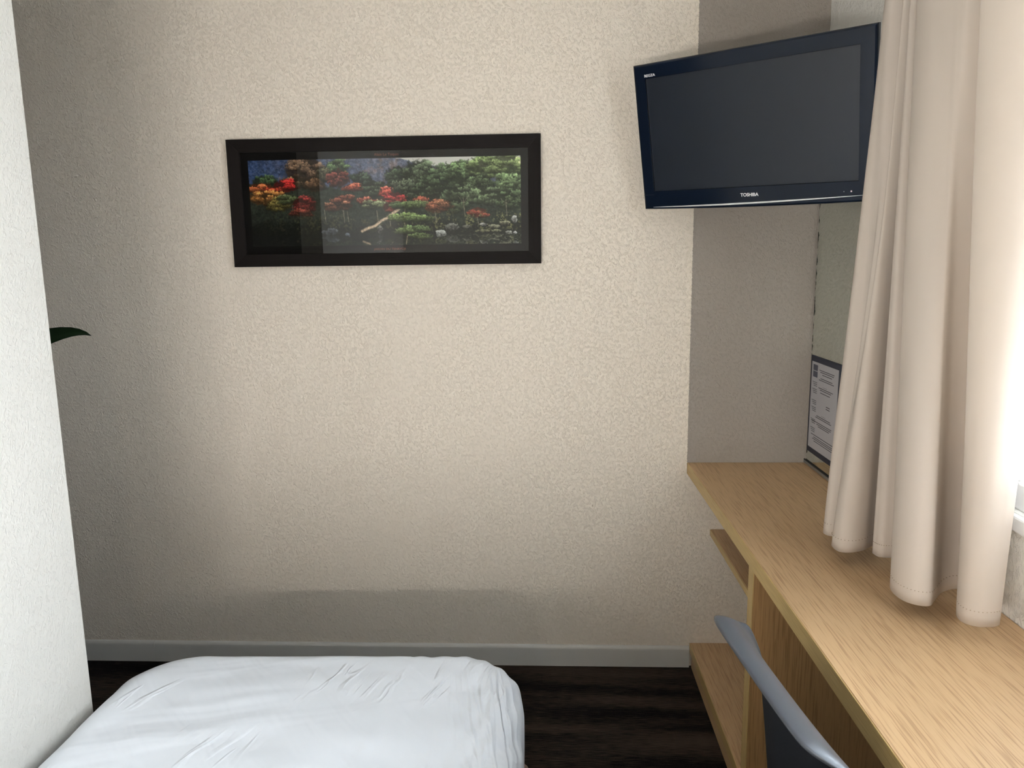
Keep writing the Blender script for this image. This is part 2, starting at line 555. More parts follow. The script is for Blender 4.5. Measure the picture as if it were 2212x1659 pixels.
# ------------------------------------------------------------------ bed
BX0, BX1, BY0, BY1 = -1.000, -0.052, -2.86, -0.785
BTOP = 0.502
bed = thing('bed', 'single bed made up with a smooth white sheet by the white wall', 'bed', ((BX0+BX1)/2, (BY0+BY1)/2, 0))
def rrect(inset, n):
    """rounded-rectangle outline, local coordinates, n points evenly spread by index"""
    hx, hy = (BX1-BX0)/2-inset, (BY1-BY0)/2-inset
    R = 0.15*max(hx, 0.0)/0.474
    hx = max(hx, 0.0005)
    pts = []
    q = n//4
    na = int(q*0.30)
    ns = q-na
    for c, (sx, sy) in enumerate(((1, 1), (-1, 1), (-1, -1), (1, -1))):
        cx, cy = sx*(hx-R), sy*(hy-R)
        a0 = c*math.pi/2
        for k in range(na):
            a = a0 + (math.pi/2)*k/na
            pts.append(Vector((cx+R*math.cos(a), cy+R*math.sin(a))))
        a = a0+math.pi/2
        p0 = Vector((cx+R*math.cos(a), cy+R*math.sin(a)))
        nx, ny = ((-1, 1), (-1, -1), (1, -1), (1, 1))[c]
        c2 = Vector((nx*(hx-R), ny*(hy-R)))
        p1 = c2 + Vector((R*math.cos(a), R*math.sin(a)))
        for k in range(ns):
            pts.append(p0.lerp(p1, k/ns))
    return pts
def build_mattress():
    n = 720
    r = 0.075
    rings = []
    for zz in (0.272, 0.278, 0.29, 0.31, 0.34, 0.37, 0.40):
        inset = 0.012 if zz < 0.275 else 0.004 if zz < 0.28 else 0.0
        rings.append((inset, zz))
    for k in range(0, 13):
        a = k/12*math.pi/2
        rings.append((r*(1-math.cos(a)), BTOP-r+r*math.sin(a)))
    d = r
    while d < 0.462:
        d += 0.0085
        rings.append((min(d, 0.466), BTOP))
    ridges = [((-0.44, 0.55), (-0.2, 0.72), 0.003, 0.016), ((-0.35, 0.60), (-0.05, 0.74), 0.005, 0.025),
              ((-0.3, 0.75), (0.05, 0.84), 0.004, 0.025), ((-0.2, 0.46), (0.15, 0.62), 0.005, 0.030),
              ((-0.12, 0.30), (-0.02, 0.52), 0.004, 0.016), ((-0.06, 0.28), (0.04, 0.50), 0.004, 0.014), ((0.16, 0.55), (0.19, 0.74), 0.0025, 0.014)]
    V = []
    for inset, z in rings:
        for p in rrect(inset, n):
            x, y = p.x, p.y
            on_top = z > BTOP-0.001
            w = 1.0 if on_top else max(0.0, (z-0.36)/(BTOP-0.36))
            dz = 0.010*noise.noise(Vector((x*2.6, y*2.6, 1.7))) + 0.006*noise.noise(Vector((x*4.5+y*2, y*8.0, 4.1)))
            dz += 0.003*noise.noise(Vector((x*9, y*16, 8.1)))
            for (ax, ay), (bx, by), hgt, wd in ridges:
                A, B = Vector((ax, ay)), Vector((bx, by))
                ab = B-A
                t = max(0, min(1, (p-A).dot(ab)/ab.length_squared))
                dd = (p-(A+ab*t)).length
                if dd < 4*wd:
                    dz += hgt*math.exp(-(dd/wd)**2)*math.sin(math.pi*min(1, max(0.02, t)))
            # gathers pulled round the far window-side corner
            cx, cy = (BX1-BX0)/2-0.15, (BY1-BY0)/2-0.16
            rx, ry = x-cx, y-cy
            edge = max(0.0, 1-inset/0.16)
            ds = 0.0
            if x > 0.2 and y > 0.1:
                s = rx*0.9-ry*0.25 + 0.03*noise.noise(Vector((x*4, y*4, 0)))
                k = edge*math.exp(-((y-0.66)/0.32)**2)
                ds = 0.0055*k*math.sin(s*150 + 2*noise.noise(Vector((x*7, y*5, 3))))
            dx = dy = 0.0
            side = 0.0
            if not on_top:
                side = 0.004*noise.noise(Vector((x*3, y*3, z*5)))
            ln = max(1e-4, math.hypot(x/0.47, y/1.03))
            V.append((x + (ds*0.8+side)*(x/0.47)/ln, y + side*(y/1.03)/ln, z + w*(dz+ds)))
    F = []
    for i in range(len(rings)-1):
        for k in range(n):
            F.append((i*n+k, i*n+(k+1) % n, (i+1)*n+(k+1) % n, (i+1)*n+k))
    F.append(tuple(range(n))[::-1])
    # close the narrow slot left along the middle of the bed with cross quads
    b0 = (len(rings)-1)*n
    q = n//4
    mid = q+int(q*0.30)
    for k in range(mid//2, mid//2-n//2, -1):
        a, c, d2, e = k % n, (k-1) % n, (mid-k+1) % n, (mid-k) % n
        idx = []
        for t in (b0+a, b0+e, b0+d2, b0+c):
            if t not in idx:
                idx.append(t)
        if len(idx) > 2:
            F.append(tuple(idx))
    return V, F
def sheet_mat():
    mt, nt, out = new_mat('white_cotton_sheet')
    tc = N(nt, 'ShaderNodeTexCoord')
    vec = tc.outputs['Object']
    p = N(nt, 'ShaderNodeBsdfPrincipled')
    p.inputs['Base Color'].default_value = (0.775, 0.825, 0.90, 1)
    p.inputs['Roughness'].default_value = 0.75
    p.inputs['Specular IOR Level'].default_value = 0.2
    tot = None
    # long soft creases across the bed, short sharp ones here and there
    for rot, scale, wgt, thr, dist in ((0.25, (2.0, 9.0, 1), 1.0, 0.0, 0.6), (-0.9, (3.0, 16.0, 1), 0.5, 0.0, 0.4), (1.25, (5.0, 24.0, 1), 0.26, 0.61, 0.5)):
        mp = N(nt, 'ShaderNodeMapping', vector_type='TEXTURE')
        mp.inputs['Rotation'].default_value = (0, 0, rot)
        mp.inputs['Scale'].default_value = tuple(1/q for q in scale)
        nt.links.new(vec, mp.inputs['Vector'])
        nz = N(nt, 'ShaderNodeTexNoise')
        nz.inputs['Scale'].default_value = 1.0
        nz.inputs['Detail'].default_value = 2
        nz.inputs['Distortion'].default_value = dist
        nt.links.new(mp.outputs['Vector'], nz.inputs['Vector'])
        v = nz.outputs['Fac']
        if thr:
            rd = math_n(nt, 'ABSOLUTE', math_n(nt, 'SUBTRACT', v, 0.5))
            rd = math_n(nt, 'SUBTRACT', 1.0, math_n(nt, 'MULTIPLY', rd, 14.0), clamp=True)
            nb = N(nt, 'ShaderNodeTexNoise')
            nb.inputs['Scale'].default_value = 5.0
            nt.links.new(vec, nb.inputs['Vector'])
            v = math_n(nt, 'MULTIPLY', rd, math_n(nt, 'MULTIPLY', math_n(nt, 'SUBTRACT', nb.outputs['Fac'], thr-0.06), 8.0, clamp=True))
        v = math_n(nt, 'MULTIPLY', v, wgt)
        tot = v if tot is None else math_n(nt, 'ADD', tot, v)
    # gathers drawn tight round the window-side edge near the foot
    mp = N(nt, 'ShaderNodeMapping', vector_type='TEXTURE')
    mp.inputs['Rotation'].default_value = (0, 0, 0.16)
    mp.inputs['Scale'].default_value = (1/34, 1/2.6, 1/10)
    nt.links.new(vec, mp.inputs['Vector'])
    nz = N(nt, 'ShaderNodeTexNoise')
    nz.inputs['Scale'].default_value = 1.0
    nz.inputs['Detail'].default_value = 1.0
    nz.inputs['Distortion'].default_value = 0.5
    nt.links.new(mp.outputs['Vector'], nz.inputs['Vector'])
    rd = math_n(nt, 'SUBTRACT', 1.0, math_n(nt, 'MULTIPLY', math_n(nt, 'ABSOLUTE', math_n(nt, 'SUBTRACT', nz.outputs['Fac'], 0.5)), 9.0), clamp=True)
    sp = N(nt, 'ShaderNodeSeparateXYZ')
    nt.links.new(vec, sp.inputs['Vector'])
    gx = math_n(nt, 'MULTIPLY', math_n(nt, 'SUBTRACT', sp.outputs['X'], 0.27), 7.0, clamp=True)
    gy = math_n(nt, 'MULTIPLY', math_n(nt, 'SUBTRACT', 0.99, sp.outputs['Y']), 8.0, clamp=True)
    tot = math_n(nt, 'ADD', tot, math_n(nt, 'MULTIPLY', math_n(nt, 'MULTIPLY', rd, 0.30), math_n(nt, 'MULTIPLY', gx, gy)))
    b = N(nt, 'ShaderNodeBump')
    b.inputs['Strength'].default_value = 0.85
    b.inputs['Distance'].default_value = 0.013
    nt.links.new(tot, b.inputs['Height'])
    nt.links.new(b.outputs['Normal'], p.inputs['Normal'])
    nt.links.new(p.outputs['BSDF'], out.inputs['Surface'])
    return mt
M_SHEET = sheet_mat()
V, F = build_mattress()
mattress = mesh_obj('mattress', V, F, M_SHEET, bed, True)
M_BEDBASE = plain('taupe_bed_upholstery', srgb(122, 104, 92)[:3], 0.8, bump=(400, 0.3, 0.002))
bx, by = (BX0+BX1)/2, (BY0+BY1)/2
box('bed_base', BX0-bx+0.005, BX1-bx+0.012, BY0-by, BY1-by-0.10, 0.09, 0.268, M_BEDBASE, bed, 0.02, 4)
M_LEG = plain('dark_bed_leg', (0.03, 0.027, 0.025), 0.5)
for sx in (-0.40, 0.40):
    for sy in (-0.92, 0.80):
        bm = bmesh.new()
        lathe(bm, [(0.020, 0.0), (0.022, 0.004), (0.028, 0.089)], 16, sx, sy)
        bm_obj('leg', bm, M_LEG, bed, True)
box('headboard', BX0-bx, BX1-bx, BY0-by-0.07, BY0-by-0.02, 0.0, 0.86, M_BEDBASE, bed, 0.012, 3)

# ------------------------------------------------------------------ framed landscape picture
PX0, PX1, PZ0, PZ1 = -1.0288, -0.0094, 1.4266, 1.8342
pic = thing('framed_picture', 'black framed panoramic print of an autumn pond garden on the cream wall', 'picture', ((PX0+PX1)/2, 0, PZ0))
pcx = (PX0+PX1)/2
PW, PH = PX1-PX0, PZ1-PZ0
M_FRAME = wood('black_stained_frame', 'X', srgb(23, 19, 18), srgb(17, 15, 14), 0.55, 0.12)
M_FRAME_Z = wood('black_stained_frame_side', 'Z', srgb(23, 19, 18), srgb(17, 15, 14), 0.55, 0.12)
M_MAT = plain('black_mat_board', srgb(20, 20, 20)[:3], 0.9, 0.1)
fwid = 0.041
def rail(a, b, inw, mat):
    """mitred rail from corner a to corner b (x,z), inner offset vectors"""
    (ax, az), (bx_, bz) = a, b
    (ia, ja), (ib, jb) = inw
    outer = [(ax, az), (bx_, bz)]
    inner = [(bx_+ib, bz+jb), (ax+ia, az+ja)]
    bm = bmesh.new()
    poly = outer+inner
    yb, yf = -0.001, -0.022
    back = [bm.verts.new((x, yb, z)) for x, z in poly]
    front = [bm.verts.new((x, yf + (0.004 if i > 1 else 0), z)) for i, (x, z) in enumerate(poly)]
    bm.faces.new(back)
    bm.faces.new(front[::-1])
    for i in range(4):
        j = (i+1) % 4
        bm.faces.new((back[i], front[i], front[j], back[j]))
    es = [e for e in bm.edges if abs(e.verts[0].co.y-e.verts[1].co.y) < 0.006 and e.verts[0].co.y < -0.01]
    bmesh.ops.bevel(bm, geom=es, offset=0.0010, segments=2, affect='EDGES')
    return bm_obj('frame_rail', bm, mat, pic)
hw = PW/2
g = 0.0001
rail((-hw, 0), (hw, 0), ((fwid, fwid), (-fwid, fwid)), M_FRAME)
rail((hw, PH), (-hw, PH), ((-fwid, -fwid), (fwid, -fwid)), M_FRAME)
rail((-hw, PH-g), (-hw, g), ((fwid, -fwid), (fwid, fwid)), M_FRAME_Z)
rail((hw, g), (hw, PH-g), ((-fwid, fwid), (-fwid, -fwid)), M_FRAME_Z)
box('mat_board', -hw+fwid-0.002, hw-fwid+0.002, -0.0085, -0.004, fwid-0.002, PH-fwid+0.002, M_MAT, pic)
QX0, QX1, QZ0, QZ1 = -0.965-pcx, -0.0745-pcx, 1.4925-PZ0, 1.7690-PZ0

def paint_garden(nx, ny):
    U, Vv = np.meshgrid(np.linspace(0, 1, nx), np.linspace(0, 1, ny))
    asp = 3.2
    def vnoise(sx, sy, seed):
        r = np.random.default_rng(seed)
        G = r.random((int(sy)+3, int(sx)+3))
        x = U*sx
        y = Vv*sy
        xi = x.astype(int)
        yi = y.astype(int)
        fx = x-xi
        fy = y-yi
        fx = fx*fx*(3-2*fx)
        fy = fy*fy*(3-2*fy)
        return (G[yi, xi]*(1-fx)+G[yi, xi+1]*fx)*(1-fy)+(G[yi+1, xi]*(1-fx)+G[yi+1, xi+1]*fx)*fy
    def fbm(s, seed, oct=4, st=1.0):
        t = 0
        a = 0.5
        for k in range(oct):
            t = t+a*vnoise(s*asp*2**k, s*st*2**k, seed+k*17)
            a *= 0.6
        return t/(0.5*(1-0.6**oct)/0.4)
    n_lo, n_md = fbm(6, 1), fbm(14, 2)
    n_hi = fbm(30, 3, 3)
    n_vhi = fbm(62, 5, 2)
    leaf_n = 0.5*vnoise(330, 104, 71)+0.5*vnoise(190, 64, 72)
    clump = fbm(15, 9, 3)
    img = np.zeros((ny, nx, 3))
    def c3(*c):
        return np.array(c, float)
    def put(mask, col):
        nonlocal img
        if np.ndim(col) == 1:
            col = np.broadcast_to(col, img.shape)
        img = img*(1-mask[..., None])+col*mask[..., None]
    sm = lambda x, a, b_: np.clip((x-a)/(b_-a), 0, 1)
    # pale sky and blue-grey wooded hills
    img[:] = c3(224, 225, 216)
    hill = np.interp(U, [0, 0.52, 0.56, 0.62, 0.68, 0.74, 1], [-0.3, -0.02, 0.0, 0.055, 0.085, 0.13, 0.14])
    hm = sm(Vv-hill+(n_hi-0.5)*0.03, 0, 0.012)
    hb = np.interp(U, [0, 0.1, 0.35, 0.5, 0.7], [0.0, 0.25, 0.8, 1.0, 1.0])
    base_h = c3(44, 66, 112)*(1-hb[..., None])+c3(92, 100, 124)*hb[..., None]
    hc = base_h*(0.55+0.95*n_hi[..., None])+(leaf_n[..., None]-0.5)*c3(60, 56, 56)+sm(n_md, 0.5, 0.75)[..., None]*c3(34, 14, -6)*hb[..., None]
    put(hm, np.clip(hc, 20, 255))
    # dark forest mass
    put(sm(Vv-0.27+(n_md-0.5)*0.2, 0, 0.05), c3(36, 44, 35)*(0.6+0.9*n_hi[..., None])+(leaf_n[..., None]-0.5)*c3(26, 30, 22))
    rs = np.random.default_rng(21)
    def pad(cx, cy, rx, ry, col, lit, soft=0.5):
        d = 1-((U-cx)/rx)**2-((Vv-cy)/ry)**2
        mk = sm(d+(leaf_n-0.5)*1.3+(n_vhi-0.5)*0.7, 0.05, 0.05+soft)
        sh = np.clip(0.62-0.55*(Vv-cy)/ry, 0.12, 1.15)
        tex = np.clip(0.45+1.1*leaf_n, 0.2, 1.6)
        put(mk*0.92, c3(*col)[None, None]*(sh*tex*lit)[..., None])
    def crown(cx, cy, rx, ry, col, lit=1.0, n=None, flat=1.0):
        """a tree crown: dark mass with many small lit foliage pads over it"""
        d = 1-((U-cx)/rx)**2-((Vv-cy)/ry)**2
        put(sm(d+(n_hi-0.5)*0.9+(leaf_n-0.5)*0.6, 0.0, 0.3)*0.9, c3(*col)[None, None]*0.34*(0.6+0.8*leaf_n[..., None]))
        n = n or max(6, int(rx*ry*2600))
        pts = []
        for _ in range(n):
            a_ = rs.random()*2*math.pi
            r_ = math.sqrt(rs.random())*0.88
            pts.append((cy+ry*r_*math.sin(a_), cx+rx*r_*math.cos(a_)))
        for (py, px) in sorted(pts):
            h = (py-cy)/ry
            v = lit*(1.0-0.42*h)*(0.65+0.6*rs.random())
            w = 0.012+0.012*rs.random()
            pad(px, py, w*flat, w*1.9/flat, col, v)
    def twig(pts, w, col, op=1.0):
        P = [np.array(q, float) for q in pts]
        best = np.full(U.shape, 9.0)
        for a, b_ in zip(P, P[1:]):
            d = b_-a
            d2 = np.array([d[0]*asp, d[1]])
            t = np.clip(((U-a[0])*asp*d2[0]+(Vv-a[1])*d2[1])/(d2@d2), 0, 1)
            best = np.minimum(best, np.hypot((U-a[0]-t*d[0])*asp, Vv-a[1]-t*d[1]))
        mk = sm(-best, -w*1.3, -w*0.5)*op
        put(mk, np.clip(c3(*col)[None, None]*(0.55+0.9*leaf_n[..., None]), 0, 255))
    # rows of trees, back to front
    for a in [(0.06, 0.25, 0.05, 0.08, (70, 102, 58)), (0.21, 0.15, 0.080, 0.19, (132, 102, 76)), (0.165, 0.26, 0.045, 0.08, (124, 100, 66)),
              (0.245, 0.28, 0.04, 0.10, (128, 92, 60)), (0.33, 0.12, 0.045, 0.12, (96, 126, 78)), (0.28, 0.17, 0.03, 0.09, (100, 98, 68)),
              (0.42, 0.25, 0.040, 0.11, (58, 76, 58)), (0.335, 0.22, 0.044, 0.11, (154, 72, 60)), (0.46, 0.36, 0.04, 0.11, (72, 88, 64)),
              (0.55, 0.23, 0.050, 0.14, (70, 92, 64)), (0.63, 0.17, 0.062, 0.15, (98, 118, 84)), (0.58, 0.34, 0.05, 0.13, (92, 106, 80)),
              (0.655, 0.36, 0.055, 0.16, (84, 104, 72)), (0.72, 0.25, 0.07, 0.18, (84, 108, 70)), (0.79, 0.18, 0.06, 0.15, (102, 132, 80)),
              (0.87, 0.13, 0.065, 0.16, (138, 166, 94)), (0.95, 0.12, 0.065, 0.17, (164, 192, 112)), (0.97, 0.32, 0.06, 0.20, (122, 152, 96)),
              (0.84, 0.33, 0.07, 0.14, (78, 98, 62)), (0.71, 0.45, 0.06, 0.12, (80, 100, 68)), (0.79, 0.42, 0.065, 0.12, (94, 114, 76)),
              (0.88, 0.44, 0.060, 0.11, (116, 140, 94)), (0.96, 0.50, 0.05, 0.13, (90, 114, 72)), (0.76, 0.56, 0.05, 0.09, (72, 88, 58))]:
        crown(*a)
    for u0, v0, v1 in [(0.345, 0.55, 0.75), (0.79, 0.47, 0.66), (0.945, 0.5, 0.68), (0.155, 0.45, 0.64)]:
        twig([(u0, v0), (u0+0.004, v1)], 0.005, (132, 122, 98), 0.75)
        twig([(u0+0.001, v0+0.06), (u0-0.018, v0-0.02)], 0.0035, (120, 112, 90), 0.6)
        twig([(u0+0.001, v0+0.05), (u0+0.020, v0-0.03)], 0.0035, (120, 112, 90), 0.6)
    # maples in spread, layered pads
    for a in [(0.045, 0.32, 0.05, 0.07, (214, 98, 46)), (0.135, 0.30, 0.045, 0.075, (214, 36, 32)), (0.10, 0.35, 0.04, 0.05, (220, 62, 36)),
              (0.06, 0.43, 0.07, 0.09, (188, 116, 48)), (0.11, 0.51, 0.05, 0.08, (138, 122, 50)), (0.14, 0.45, 0.045, 0.05, (80, 94, 54)),
              (0.205, 0.51, 0.045, 0.10, (142, 44, 40)), (0.19, 0.62, 0.045, 0.04, (136, 56, 40)), (0.35, 0.46, 0.042, 0.05, (168, 86, 62)),
              (0.33, 0.54, 0.055, 0.05, (130, 78, 56)), (0.385, 0.33, 0.028, 0.05, (182, 80, 58)), (0.505, 0.38, 0.024, 0.05, (212, 78, 62)),
              (0.54, 0.45, 0.034, 0.065, (228, 62, 60)), (0.50, 0.49, 0.042, 0.035, (196, 64, 56)), (0.425, 0.48, 0.02, 0.05, (170, 84, 64)),
              (0.455, 0.53, 0.042, 0.05, (118, 130, 88)), (0.52, 0.56, 0.028, 0.05, (176, 76, 62)), (0.685, 0.56, 0.040, 0.085, (180, 100, 68)),
              (0.63, 0.48, 0.018, 0.04, (190, 88, 64)), (0.72, 0.53, 0.028, 0.04, (160, 100, 68)), (0.845, 0.64, 0.034, 0.06, (206, 80, 58))]:
        crown(*a, lit=1.15, flat=1.25)
    # shaded understorey and shore
    put(sm(Vv-0.69+(n_md-0.5)*0.18, 0, 0.08)*0.85, c3(18, 21, 17)*(0.5+leaf_n[..., None]))
    shore = sm(n_md*0.6+n_vhi*0.7, 0.68, 0.85)*sm(Vv, 0.58, 0.68)*sm(-Vv, -0.87, -0.80)
    put(shore*np.interp(U, [0, 0.2, 0.26, 0.5, 0.65, 0.8, 1], [0.05, 0.5, 0.4, 0.3, 0.75, 0.9, 1]), c3(126, 128, 74)*(0.4+0.9*leaf_n[..., None]))
    for u0, v0, v1 in [(0.47, 0.60, 0.74), (0.515, 0.63, 0.78), (0.84, 0.69, 0.78), (0.685, 0.62, 0.75), (0.275, 0.58, 0.72), (0.36, 0.60, 0.72)]:
        twig([(u0, v0), (u0+0.004, v1)], 0.0045, (150, 140, 112), 0.7)
    def rock(cx, cy, rx, ry, col):
        d = 1-((U-cx)/rx)**2-((Vv-cy)/ry)**2+(n_vhi-0.5)*0.9+(leaf_n-0.5)*0.4
        c = c3(*col)[None, None]*(0.25+0.8*np.clip(0.5-(Vv-cy)/ry*0.6+(n_vhi-0.5)*1.2, 0, 1.1))[..., None]
        put(sm(d, 0, 0.2)*0.95, np.clip(c, 8, 250))
    for a in [(0.30, 0.83, 0.022, 0.045, (98, 108, 114)), (0.275, 0.85, 0.018, 0.035, (80, 88, 92)), (0.357, 0.88, 0.009, 0.030, (96, 108, 120)),
              (0.48, 0.82, 0.011, 0.05, (118, 120, 110)), (0.704, 0.872, 0.021, 0.040, (200, 208, 202)), (0.745, 0.80, 0.026, 0.045, (124, 128, 116)),
              (0.80, 0.80, 0.018, 0.025, (112, 114, 98)), (0.862, 0.775, 0.014, 0.020, (206, 208, 196)), (0.90, 0.80, 0.026, 0.022, (150, 152, 120)),
              (0.975, 0.72, 0.011, 0.045, (224, 228, 218)), (0.94, 0.76, 0.022, 0.024, (166, 166, 126)), (0.86, 0.85, 0.028, 0.018, (126, 126, 88)),
              (0.955, 0.87, 0.014, 0.020, (186, 190, 176)), (0.978, 0.90, 0.010, 0.045, (216, 220, 216)), (0.91, 0.85, 0.018, 0.016, (136, 140, 104))]:
        rock(*a)
    # pond: darkened, broken mirror of the bank
    wl = 0.872+(n_md-0.5)*0.03
    src = np.clip(((2*0.872-Vv)*(ny-1)+(n_md-0.5)*18).astype(int), 0, ny-1)
    xs = np.clip((np.tile(np.arange(nx), (ny, 1))+(n_hi-0.5)*14).astype(int), 0, nx-1)
    refl = img[src, xs]*0.58+c3(8, 10, 10)
    rk = sm(Vv-wl, 0, 0.015)
    keep = sm(1-((U-0.704)/0.022)**2-((Vv-0.872)/0.04)**2, 0, 0.1)
    put(rk*(1-keep)*0.95, refl)
    glint = sm(vnoise(150, 90, 77)*0.7+n_vhi*0.5, 0.74, 0.9)
    put(glint*rk*sm(U, 0.60, 0.95)*0.55, c3(160, 166, 132))
    # leaning trunk and layered pine
    twig([(0.412, 0.835), (0.435, 0.80), (0.462, 0.775), (0.485, 0.715), (0.505, 0.69), (0.53, 0.63), (0.552, 0.585)], 0.017, (206, 178, 142))
    twig([(0.415, 0.955), (0.44, 0.985)], 0.012, (150, 130, 100))
    twig([(0.575, 0.58), (0.568, 0.72), (0.582, 0.86), (0.575, 0.99)], 0.006, (150, 134, 100), 0.8)
    for a in [(0.575, 0.545, 0.052, 0.042, (108, 136, 78)), (0.61, 0.53, 0.03, 0.04, (118, 146, 82)), (0.575, 0.68, 0.060, 0.045, (130, 160, 84)),
              (0.62, 0.70, 0.038, 0.04, (116, 144, 78)), (0.60, 0.82, 0.060, 0.045, (98, 126, 70)), (0.57, 0.84, 0.033, 0.03, (126, 154, 84)),
              (0.625, 0.90, 0.033, 0.03, (104, 130, 70))]:
        crown(*a, lit=0.86, flat=1.5, n=20)
    # the left bank was photographed in shade
    dim = np.interp(U, [0, 0.20, 0.27, 0.33, 1], [0.7, 0.75, 0.85, 1, 1])
    low = np.clip((Vv-0.5)/0.25, 0, 1)
    img *= (1-(1-dim)*low)[..., None]
    lum = (img*c3(0.3, 0.59, 0.11)).sum(-1, keepdims=True)
    img = img*0.87+lum*0.13
    return np.clip(255*(np.clip(img, 2, 255)/255)**0.84*0.97, 6, 245)

def build_print():
    nx, ny = 640, 200
    img = paint_garden(nx, ny)/255.0
    lin = np.where(img <= 0.04045, img/12.92, ((img+0.055)/1.055)**2.4)
    xs = np.linspace(QX0, QX1, nx)
    zs = np.linspace(QZ1, QZ0, ny)
    Xg, Zg = np.meshgrid(xs, zs)
    co_ = np.stack([Xg, np.full_like(Xg, -0.0095), Zg], -1).reshape(-1, 3)
    idx = np.arange(nx*ny).reshape(ny, nx)
    q = np.stack([idx[:-1, :-1], idx[1:, :-1], idx[1:, 1:], idx[:-1, 1:]], -1).reshape(-1, 4)
    me = bpy.data.meshes.new('garden_print')
    me.vertices.add(len(co_))
    me.vertices.foreach_set('co', co_.ravel())
    me.loops.add(q.size)
    me.loops.foreach_set('vertex_index', q.ravel())
    me.polygons.add(len(q))
    me.polygons.foreach_set('loop_start', np.arange(0, q.size, 4))
    me.update(calc_edges=True)
    at = me.color_attributes.new('ink', 'FLOAT_COLOR', 'POINT')
    rgba = np.ones((nx*ny, 4), np.float32)
    rgba[:, :3] = lin.reshape(-1, 3)
    at.data.foreach_set('color', rgba.ravel())
    mt, nt, out = new_mat('printed_garden_photo')
    a = N(nt, 'ShaderNodeAttribute', attribute_name='ink')
    p = N(nt, 'ShaderNodeBsdfPrincipled')
    p.inputs['Roughness'].default_value = 0.7
    p.inputs['Specular IOR Level'].default_value = 0.1
    nt.links.new(a.outputs['Color'], p.inputs['Base Color'])
    nt.links.new(p.outputs['BSDF'], out.inputs['Surface'])
    me.materials.append(mt)
    o = bpy.data.objects.new('garden_print', me)
    C.objects.link(o)
    o.parent = pic
    o['label'] = 'printed autumn garden with red maples, pines and a pond'
    return o
build_print()
M_CAPTION = plain('dim_red_caption_ink', srgb(128, 70, 58)[:3], 0.8)
ry90 = Matrix.Rotation(math.radians(90), 4, 'X')
text_mesh('caption_text', 'Alain Le Toquin', 0.0125, M_CAPTION, pic, Matrix.Translation((-0.508-pcx, -0.0096, 1.7805-PZ0)) @ ry90, 0.0001)
text_mesh('caption_text', 'JARDIN DU TENRY\u016aJI', 0.0095, M_CAPTION, pic, Matrix.Translation((-0.508-pcx, -0.0096, 1.4795-PZ0)) @ ry90, 0.0001, squeeze=1.15)
M_PICGLASS = pane_mat('picture_glass', 1.5)
box('cover_glass', -hw+fwid-0.001, hw-fwid+0.001, -0.0130, -0.0115, fwid-0.001, PH-fwid+0.001, M_PICGLASS, pic)

# ------------------------------------------------------------------ television
TVC = Vector((0.5462, -0.3518, 1.7801))
tr_, tu_, tn_ = Vector((0.7876, -0.6157, -0.0233)), Vector((-0.1301, -0.2031, 0.9705)), Vector((-0.6023, -0.7613, -0.2400))
tv = thing('television', 'flat black television hung high in the corner, angled down to the bed', 'television')
tm = Matrix((tr_.normalized(), tu_.normalized(), tn_.normalized())).transposed().to_4x4()
tm.translation = TVC
tv.matrix_world = tm
M_TV = plain('gloss_black_tv', srgb(17, 26, 40)[:3], 0.12, 0.26)
M_TVBACK = plain('matt_black_tv', (0.012, 0.012, 0.013), 0.5)
M_SCREEN = plain('dark_tv_screen', srgb(28, 34, 44)[:3], 0.34, 0.42)
M_SILVER = plain('silver_tv_trim', (0.86, 0.87, 0.88), 0.40, metal=0.55)
M_WHITE_INK = plain('white_logo_ink', (0.85, 0.86, 0.88), 0.4)
TW, TH = 0.331, 0.2065
SX0, SX1, SZ0, SZ1 = -0.2935, 0.292, -0.153, 0.1655
def tv_frame():
    """front bezel: outline with slightly bowed bottom, opening for the screen, gently domed"""
    bm = bmesh.new()
    def outline(off, zf):
        pts = []
        n = 28
        for k in range(n+1):
            x = -TW+off+(2*TW-2*off)*k/n
            pts.append((x, -TH+off-0.004*(1-(x/TW)**2), zf))
        for k in range(1, 9):
            pts.append((TW-off, -TH+off+(2*TH-2*off)*k/8, zf))
        for k in range(1, n+1):
            pts.append((TW-off-(2*TW-2*off)*k/n, TH-off, zf))
        for k in range(1, 8):
            pts.append((-TW+off, TH-off-(2*TH-2*off)*k/8, zf))
        return pts
    def inner(zf, gp=0.0):
        pts = []
        n = 28
        x0, x1, z0, z1 = SX0-gp, SX1+gp, SZ0-gp, SZ1+gp
        for k in range(n+1):
            pts.append((x0+(x1-x0)*k/n, z0, zf))
        for k in range(1, 9):
            pts.append((x1, z0+(z1-z0)*k/8, zf))
        for k in range(1, n+1):
            pts.append((x1-(x1-x0)*k/n, z1, zf))
        for k in range(1, 8):
            pts.append((x0, z1-(z1-z0)*k/8, zf))
        return pts
    loops = [outline(0.004, -0.030), outline(0.0, -0.022), outline(0.0, -0.006), outline(0.002, -0.0015), outline(0.006, 0.0),
             inner(0.0, 0.0010), inner(-0.0012, 0.0003), inner(-0.008, 0.0)]
    R = [[bm.verts.new(p) for p in L] for L in loops]
    n = len(R[0])
    for a, b_ in zip(R, R[1:]):
        for k in range(n):
            bm.faces.new((a[k], a[(k+1) % n], b_[(k+1) % n], b_[k]))
    return bm_obj('bezel', bm, M_TV, tv)
tv_frame()
box('screen', SX0-0.001, SX1+0.001, SZ0-0.001, SZ1+0.001, -0.010, -0.0065, M_SCREEN, tv)
